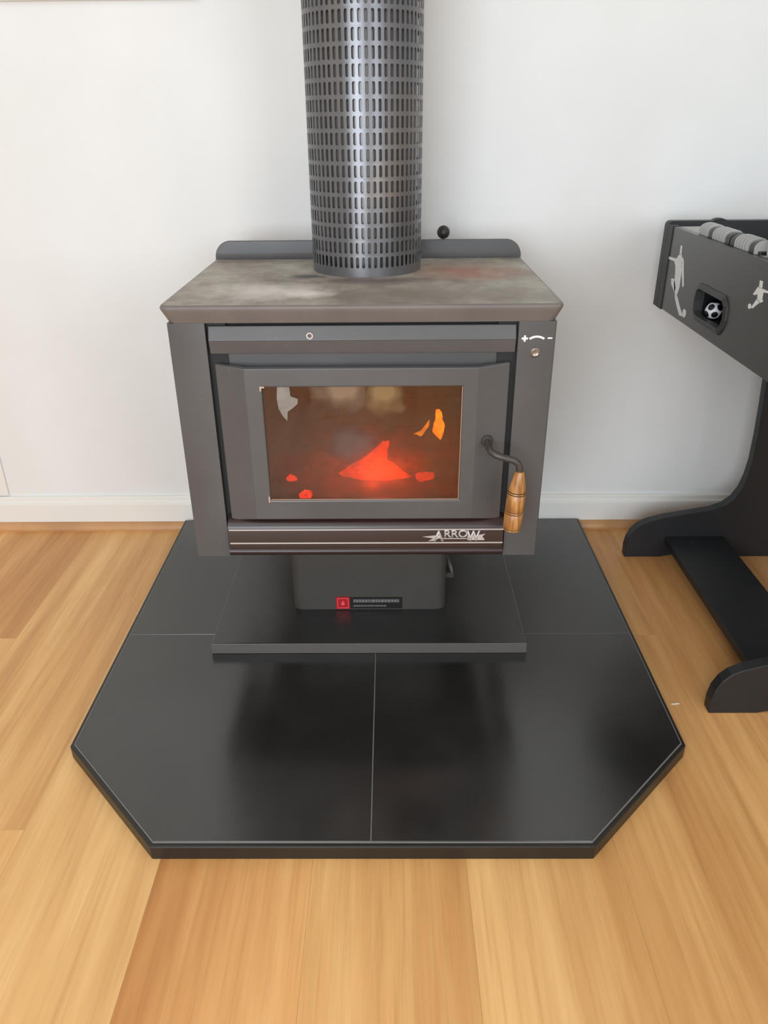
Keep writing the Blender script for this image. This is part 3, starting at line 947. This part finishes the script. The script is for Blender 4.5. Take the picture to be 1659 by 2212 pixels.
# ------------------------------------------------------------------ flue with perforated guard
flue = empty('chimney_flue', (0.0015, -0.3278, 0.7728), 'tall grey metal flue in a slotted guard rising from the stove', 'flue')
FX, FY, FRAD = 0.0015, -0.3278, 0.110
obj('flue_pipe', lathe(BM(), [(0.076, 0.0), (0.076, 0.040), (0.0995, 0.041), (0.0995, RZ - 0.7730)], (FX, FY, 0.7729), 'z', 60), M_PIPE, flue, smooth=True, angle=60)
gm = BM()
NS, PZ, Z0 = 60, 0.0267, 0.80 - 0.0267 / 2
NR = int((RZ - 0.004 - Z0) / PZ)
cache = {}
def gp(a, z):
    key = (round(a % NS, 4), round(z, 5))
    if key not in cache:
        an = 2 * math.pi * a / NS + 0.02
        cache[key] = gm.verts.new((FX + FRAD * math.cos(an), FY + FRAD * math.sin(an), z))
    return cache[key]
HW, HH = 0.265, 0.0101
for i in range(NS):
    gm.faces.new((gp(i, 0.7731), gp(i + 1, 0.7731), gp(i + 1, Z0), gp(i, Z0)))
    for j in range(NR):
        zb = Z0 + j * PZ; zt = zb + PZ; zc = (zb + zt) / 2; c = i + 0.5
        l0 = gp(c - HW, zc - HH + 0.0022); l1 = gp(c - HW, zc + HH - 0.0022)
        t0 = gp(c - HW * 0.45, zc + HH); t1 = gp(c + HW * 0.45, zc + HH)
        r1 = gp(c + HW, zc + HH - 0.0022); r0 = gp(c + HW, zc - HH + 0.0022)
        b1 = gp(c + HW * 0.45, zc - HH); b0 = gp(c - HW * 0.45, zc - HH)
        q00, q10, q11, q01 = gp(i, zb), gp(i + 1, zb), gp(i + 1, zt), gp(i, zt)
        gm.faces.new((q00, l0, l1, q01)); gm.faces.new((q01, l1, t0, t1, r1, q11))
        gm.faces.new((q11, r1, r0, q10)); gm.faces.new((q10, r0, b1, b0, l0, q00))
bmesh.ops.recalc_face_normals(gm, faces=gm.faces[:])
bmesh.ops.solidify(gm, geom=gm.faces[:], thickness=0.0014)
obj('perforated_guard', gm, M_FLUE, flue, smooth=True, angle=40)

# ------------------------------------------------------------------ football table
TX0, TX1, TY0, TY1, TZB, TZT = 0.666, 1.88, -0.838, -0.1315, 0.6535, 0.8395
table = empty('football_table', (0.70, -0.48, 0.0), 'black table football game with white player prints beside the hearth', 'football table')
def side_board(y0, y1):
    pts = rrect(TX0, TX1, TZB, TZT, 0.010, 4, (0, 0, 1, 1))
    return obj('side_board', prism(BM(), pts, 'xz', y0, y1), M_TEDGE, table, smooth=True, bevel=0.0015)
side_board(TY1 - 0.026, TY1)
side_board(TY0, TY0 + 0.026)
for y0_, y1_ in ((TY1 - 0.056, TY1 - 0.0262), (TY0 + 0.0262, TY0 + 0.056)):
    obj('corner_post', bxm(TX0 - 0.0005, TX0 + 0.0155, y0_, y1_, TZB, 0.8335), M_TEDGE, table, bevel=0.001)
# end panel with the ball-return opening
ez0, ez1, ey0, ey1 = TZB + 0.002, 0.8320, TY0 + 0.0565, TY1 - 0.0565
hy0, hy1, hz0, hz1 = -0.532, -0.384, 0.6860, 0.7420
def end_panel(x0, x1, hole):
    b_ = BM()
    if hole:
        box(b_, x0, x1, ey0, hy0, ez0, ez1); box(b_, x0, x1, hy1, ey1, ez0, ez1)
        box(b_, x0, x1, hy0, hy1, ez0, hz0); box(b_, x0, x1, hy0, hy1, hz1, ez1)
        bmesh.ops.remove_doubles(b_, verts=b_.verts[:], dist=1e-6)
    else:
        box(b_, x0, x1, ey0, ey1, ez0, ez1)
    return obj('end_panel', b_, M_CARBON, table)
ep = end_panel(TX0 + 0.002, TX0 + 0.016, True)
end_panel(TX1 - 0.016, TX1 - 0.002, False)
obj('end_ledge', bxm(TX0 + 0.016, TX0 + 0.090, ey0, ey1, 0.8180, 0.8320), M_LEDGE, table)
obj('inner_end_wall', bxm(TX0 + 0.080, TX0 + 0.090, ey0, ey1, 0.7440, 0.8178), M_TEDGE, table)
obj('playing_field', bxm(TX0 + 0.090, TX1 - 0.016, ey0, ey1, 0.7340, 0.7440), M_FIELD, table)
obj('bottom_board', bxm(TX0 + 0.016, TX1 - 0.016, ey0, ey1, TZB + 0.003, TZB + 0.013), M_TEDGE, table)
obj('edge_bump', prism(BM(), [(0.766, 0.8394), (0.770, 0.8420), (0.777, 0.8440), (0.785, 0.8440), (0.792, 0.8420), (0.797, 0.8394)], 'xz', TY1 - 0.020, TY1 - 0.003), M_TEDGE, table, smooth=True)
# ball return: bezel and cup
def ring_poly(d):
    return [(-0.384 + d, 0.7150), (-0.387 + d, 0.7340 + d * 0.4), (-0.398 + d * 0.6, 0.7410 + d), (-0.516 - d * 0.6, 0.7410 + d), (-0.529 - d, 0.7320 + d * 0.4), (-0.532 - d, 0.7100), (-0.526 - d, 0.6960 - d * 0.4), (-0.514 - d * 0.6, 0.6865 - d), (-0.402 + d * 0.6, 0.6865 - d), (-0.388 + d, 0.6940 - d * 0.4)]
bz = BM()
inn, outp = ring_poly(-0.0015), ring_poly(0.0095)
n = len(inn)
r0 = [bz.verts.new((TX0 - 0.004, a, b_)) for a, b_ in inn]; r1 = [bz.verts.new((TX0 - 0.001, a, b_)) for a, b_ in outp]
r2 = [bz.verts.new((TX0 + 0.0024, a, b_)) for a, b_ in outp]; r3 = [bz.verts.new((TX0 + 0.012, a, b_)) for a, b_ in inn]
for i in range(n):
    j = (i + 1) % n
    for p, q in ((r0, r1), (r1, r2), (r2, r3), (r3, r0)):
        bz.faces.new((p[i], p[j], q[j], q[i]))
bmesh.ops.recalc_face_normals(bz, faces=bz.faces[:])
obj('return_bezel', bz, M_BEZEL, ep, bevel=0.001, seg=1)
cu = BM()
box(cu, TX0 + 0.016, TX0 + 0.075, -0.536, -0.532, 0.682, 0.746)
box(cu, TX0 + 0.016, TX0 + 0.075, -0.384, -0.380, 0.682, 0.746)
box(cu, TX0 + 0.016, TX0 + 0.075, -0.532, -0.384, 0.682, 0.6860)
box(cu, TX0 + 0.016, TX0 + 0.075, -0.532, -0.384, 0.7421, 0.746)
box(cu, TX0 + 0.071, TX0 + 0.075, -0.532, -0.384, 0.6860, 0.7421)
obj('return_cup', cu, M_CUPBLK, ep)
# player prints on the end panel
def printed(name, polys, label):
    b_ = BM()
    for p in polys:
        prism(b_, p, 'yz', TX0 + 0.0021, TX0 + 0.0012)
    tag(obj(name, b_, M_WHITEPRINT, ep), label)
printed('player_print', [
    [(-0.2480, 0.8010), (-0.2560, 0.8010), (-0.2590, 0.7840), (-0.2500, 0.7820)],
    [(-0.1830, 0.7690), (-0.1830, 0.7640), (-0.2250, 0.7650), (-0.2370, 0.7560), (-0.2420, 0.7420), (-0.2440, 0.7220), (-0.2540, 0.7060), (-0.2700, 0.7000), (-0.2780, 0.7180), (-0.2760, 0.7440), (-0.2720, 0.7720), (-0.2600, 0.7850), (-0.2480, 0.7830), (-0.2350, 0.7720)],
    [(-0.2700, 0.7800), (-0.2780, 0.7740), (-0.2920, 0.7460), (-0.3020, 0.7260), (-0.2960, 0.7240), (-0.2840, 0.7440), (-0.2720, 0.7620)],
    [(-0.2460, 0.7280), (-0.2330, 0.7300), (-0.2230, 0.7280), (-0.2280, 0.7170), (-0.2460, 0.7090), (-0.2560, 0.7040), (-0.2580, 0.7140)],
    [(-0.2560, 0.7060), (-0.2760, 0.6990), (-0.2960, 0.6850), (-0.3160, 0.6730), (-0.3220, 0.6680), (-0.3060, 0.6660), (-0.2860, 0.6780), (-0.2660, 0.6920)],
    [(-0.3300 + 0.0095 * math.cos(k * math.pi / 6), 0.6760 + 0.0085 * math.sin(k * math.pi / 6)) for k in range(12)],
], 'white running footballer silhouette, larger one at the corner')
printed('player_print', [
    [(-0.6400, 0.8000), (-0.6500, 0.8000), (-0.6520, 0.7900), (-0.6420, 0.7880)],
    [(-0.6380, 0.7890), (-0.6560, 0.7890), (-0.6760, 0.7890), (-0.6760, 0.7860), (-0.6600, 0.7840), (-0.6600, 0.7740), (-0.6660, 0.7700), (-0.6560, 0.7660), (-0.6440, 0.7700), (-0.6420, 0.7780), (-0.6330, 0.7740), (-0.6250, 0.7740)],
    [(-0.6440, 0.7710), (-0.6560, 0.7670), (-0.6440, 0.7590), (-0.6340, 0.7520), (-0.6280, 0.7520), (-0.6360, 0.7620)],
    [(-0.6210 + 0.0055 * math.cos(k * math.pi / 6), 0.7530 + 0.0045 * math.sin(k * math.pi / 6)) for k in range(12)],
], 'white kicking footballer silhouette, smaller one')

# score counter on the end ledge
sc_base = obj('score_rail', bxm(0.6820, 0.7130, -0.590, -0.312, 0.8322, 0.8375), M_BEADB, table, bevel=0.001)
dprof = [(0.6755, 0.8323), (0.6755, 0.8435), (0.6775, 0.8480), (0.6820, 0.8520), (0.6890, 0.8545), (0.6975, 0.8552), (0.7060, 0.8535), (0.7130, 0.8490), (0.7165, 0.8420), (0.7170, 0.8323)]
y = -0.314
for kind, cnt in [('g', 4), ('b', 1), ('g', 5), ('b', 2), ('g', 5), ('b', 1), ('g', 5), ('b', 2), ('g', 4)]:
    for _ in range(cnt):
        w = 0.0034 if kind == 'g' else 0.019
        if y - w < -0.585:
            break
        pr_ = dprof if kind == 'g' else [(0.6963 + (a - 0.6963) * 0.92, 0.8323 + (b_ - 0.8323) * 0.9) for a, b_ in dprof]
        obj('score_bead', prism(BM(), pr_, 'xz', y, y - w), M_BEADG if kind == 'g' else M_BEADB, sc_base, smooth=True, bevel=0.0006, seg=1)
        y -= w + (0.0088 if kind == 'g' else 0.004)

# rods with players across the playing field
M_ROD2 = simple('chrome_rod', (200, 200, 202), 0.2, 0.9)
for k, (cnt, side) in enumerate(((1, 0), (2, 0), (3, 1), (5, 0), (5, 1), (3, 0), (2, 1), (1, 1))):
    rx, rz = 0.843 + 0.135 * k, 0.796
    ya, yb = (TY0 - 0.060, TY1 + 0.055) if side == 0 else (TY0 - 0.055, TY1 + 0.060)
    rd = obj('player_rod', lathe(BM(), [(0.0065, 0.0), (0.0065, yb - ya)], (rx, ya, rz), 'y', 12), M_ROD2, table, smooth=True)
    if side == 0:
        obj('rod_handle', lathe(BM(), [(0.010, 0.0), (0.015, -0.010), (0.016, -0.050), (0.013, -0.090), (0.009, -0.098)], (rx, ya + 0.020, rz), 'y', 14), M_BEADB, rd, smooth=True)
    for q in range(cnt):
        py = (ey0 + ey1) / 2 + (q - (cnt - 1) / 2) * (0.54 / max(cnt, 2))
        fig = BM()
        prism(fig, rrect(py - 0.012, py + 0.012, rz - 0.016, rz + 0.012, 0.004, 2), 'yz', rx - 0.008, rx + 0.008)
        prism(fig, [(py - 0.009, rz - 0.016), (py + 0.009, rz - 0.016), (py + 0.008, rz - 0.044), (py - 0.008, rz - 0.044)], 'yz', rx - 0.006, rx + 0.006)
        sphere(fig, (rx, py, rz + 0.020), 0.0085, 12, 8)
        obj('rod_player', fig, M_BEADB if side else M_CUPW, rd, smooth=True)

# legs, feet and stretcher at each end
leg_poly = [(0.671, 0.0), (0.670, 0.030), (0.674, 0.056), (0.684, 0.078), (0.699, 0.094), (0.720, 0.105), (0.760, 0.117), (0.834, 0.131), (0.880, 0.140), (0.908, 0.152), (0.928, 0.170), (0.942, 0.196), (0.950, 0.230), (0.954, 0.275),
            (0.953, 0.340), (0.949, 0.420), (0.943, 0.500), (0.938, 0.580), (0.936, 0.652), (1.100, 0.652), (1.100, 0.10), (1.106, 0.0), (0.975, 0.0), (0.955, 0.0035), (0.920, 0.0075), (0.815, 0.0085), (0.790, 0.0055), (0.765, 0.0)]
def leg(mirror, y0, y1):
    pl = leg_poly if not mirror else [(TX0 + TX1 - a, b_) for a, b_ in leg_poly[::-1]]
    return obj('leg', prism(BM(), pl, 'xz', y0, y1), M_TBLACK, table, bevel=0.0012, seg=1)
for mir in (False, True):
    leg(mir, -0.191, -0.166)
    leg(mir, -0.797, -0.772)
    xs = (0.770, 0.923) if not mir else (TX0 + TX1 - 0.923, TX0 + TX1 - 0.770)
    st = obj('stretcher_board', bxm(xs[0], xs[1], -0.7718, -0.1912, 0.0420, 0.0620), M_TBLACK, table, bevel=0.0012, seg=1)
    if not mir:
        obj('screw', lathe(BM(), [(0.004, 0.0), (0.004, 0.0008), (0.0015, 0.0010)], (0.832, -0.222, 0.0619), 'z', 12), M_BEZEL, st)

# ------------------------------------------------------------------ small things on the table
BR = 0.0163
ball = tag(obj('toy_football', sphere(BM(), (0.6860, -0.4330, 0.6880 + BR), BR, 28, 18), M_BALLW, smooth=True),
           'tiny white ball with black patches in the ball return cup', 'ball')
g_ = (1 + 5 ** 0.5) / 2
ico = [Vector(v).normalized() for v in [(0, 1, g_), (0, 1, -g_), (0, -1, g_), (0, -1, -g_), (1, g_, 0), (1, -g_, 0), (-1, g_, 0), (-1, -g_, 0), (g_, 0, 1), (g_, 0, -1), (-g_, 0, 1), (-g_, 0, -1)]]
R = Matrix.Rotation(0.5, 3, 'X') @ Matrix.Rotation(0.35, 3, 'Z') @ Matrix.Rotation(0.3, 3, 'Y')
C = Vector((0.6860, -0.4330, 0.6880 + BR))
for v in ico:
    d = R @ v
    e = d.orthogonal().normalized(); f_ = d.cross(e)
    b_ = BM()
    rings = []
    for rr, h in ((0.0001, 1.015), (0.22, 0.990), (0.40, 0.932), (0.40, 0.86)):
        rings.append([C + BR * (d * h + rr * (math.cos(k * 2 * math.pi / 12) * e + math.sin(k * 2 * math.pi / 12) * f_)) for k in range(12)])
    loft(b_, rings)
    obj('ball_patch', b_, M_BALLB, ball)

cp = BM()
lathe(cp, [(0.020, 0.0), (0.0255, 0.002), (0.0270, 0.006), (0.0330, 0.098), (0.0345, 0.100), (0.0330, 0.101), (0.0320, 0.098), (0.0255, 0.010), (0.0, 0.008)], (0.7060, -0.625, 0.8322), 'z', 32)
tag(obj('plastic_cup', cp, M_CUPW, smooth=True), 'white round cup standing on the end ledge of the football table', 'cup')

tag(obj('wood_splinter', prism(BM(), [(0.6060, -0.7710), (0.6120, -0.7722), (0.6190, -0.7706), (0.6235, -0.7698), (0.6190, -0.7690), (0.6110, -0.7700)], 'xy', 0.0001, 0.0018), M_WHITEPRINT),
    'tiny pale splinter on the floor between hearth and football table', 'splinter')
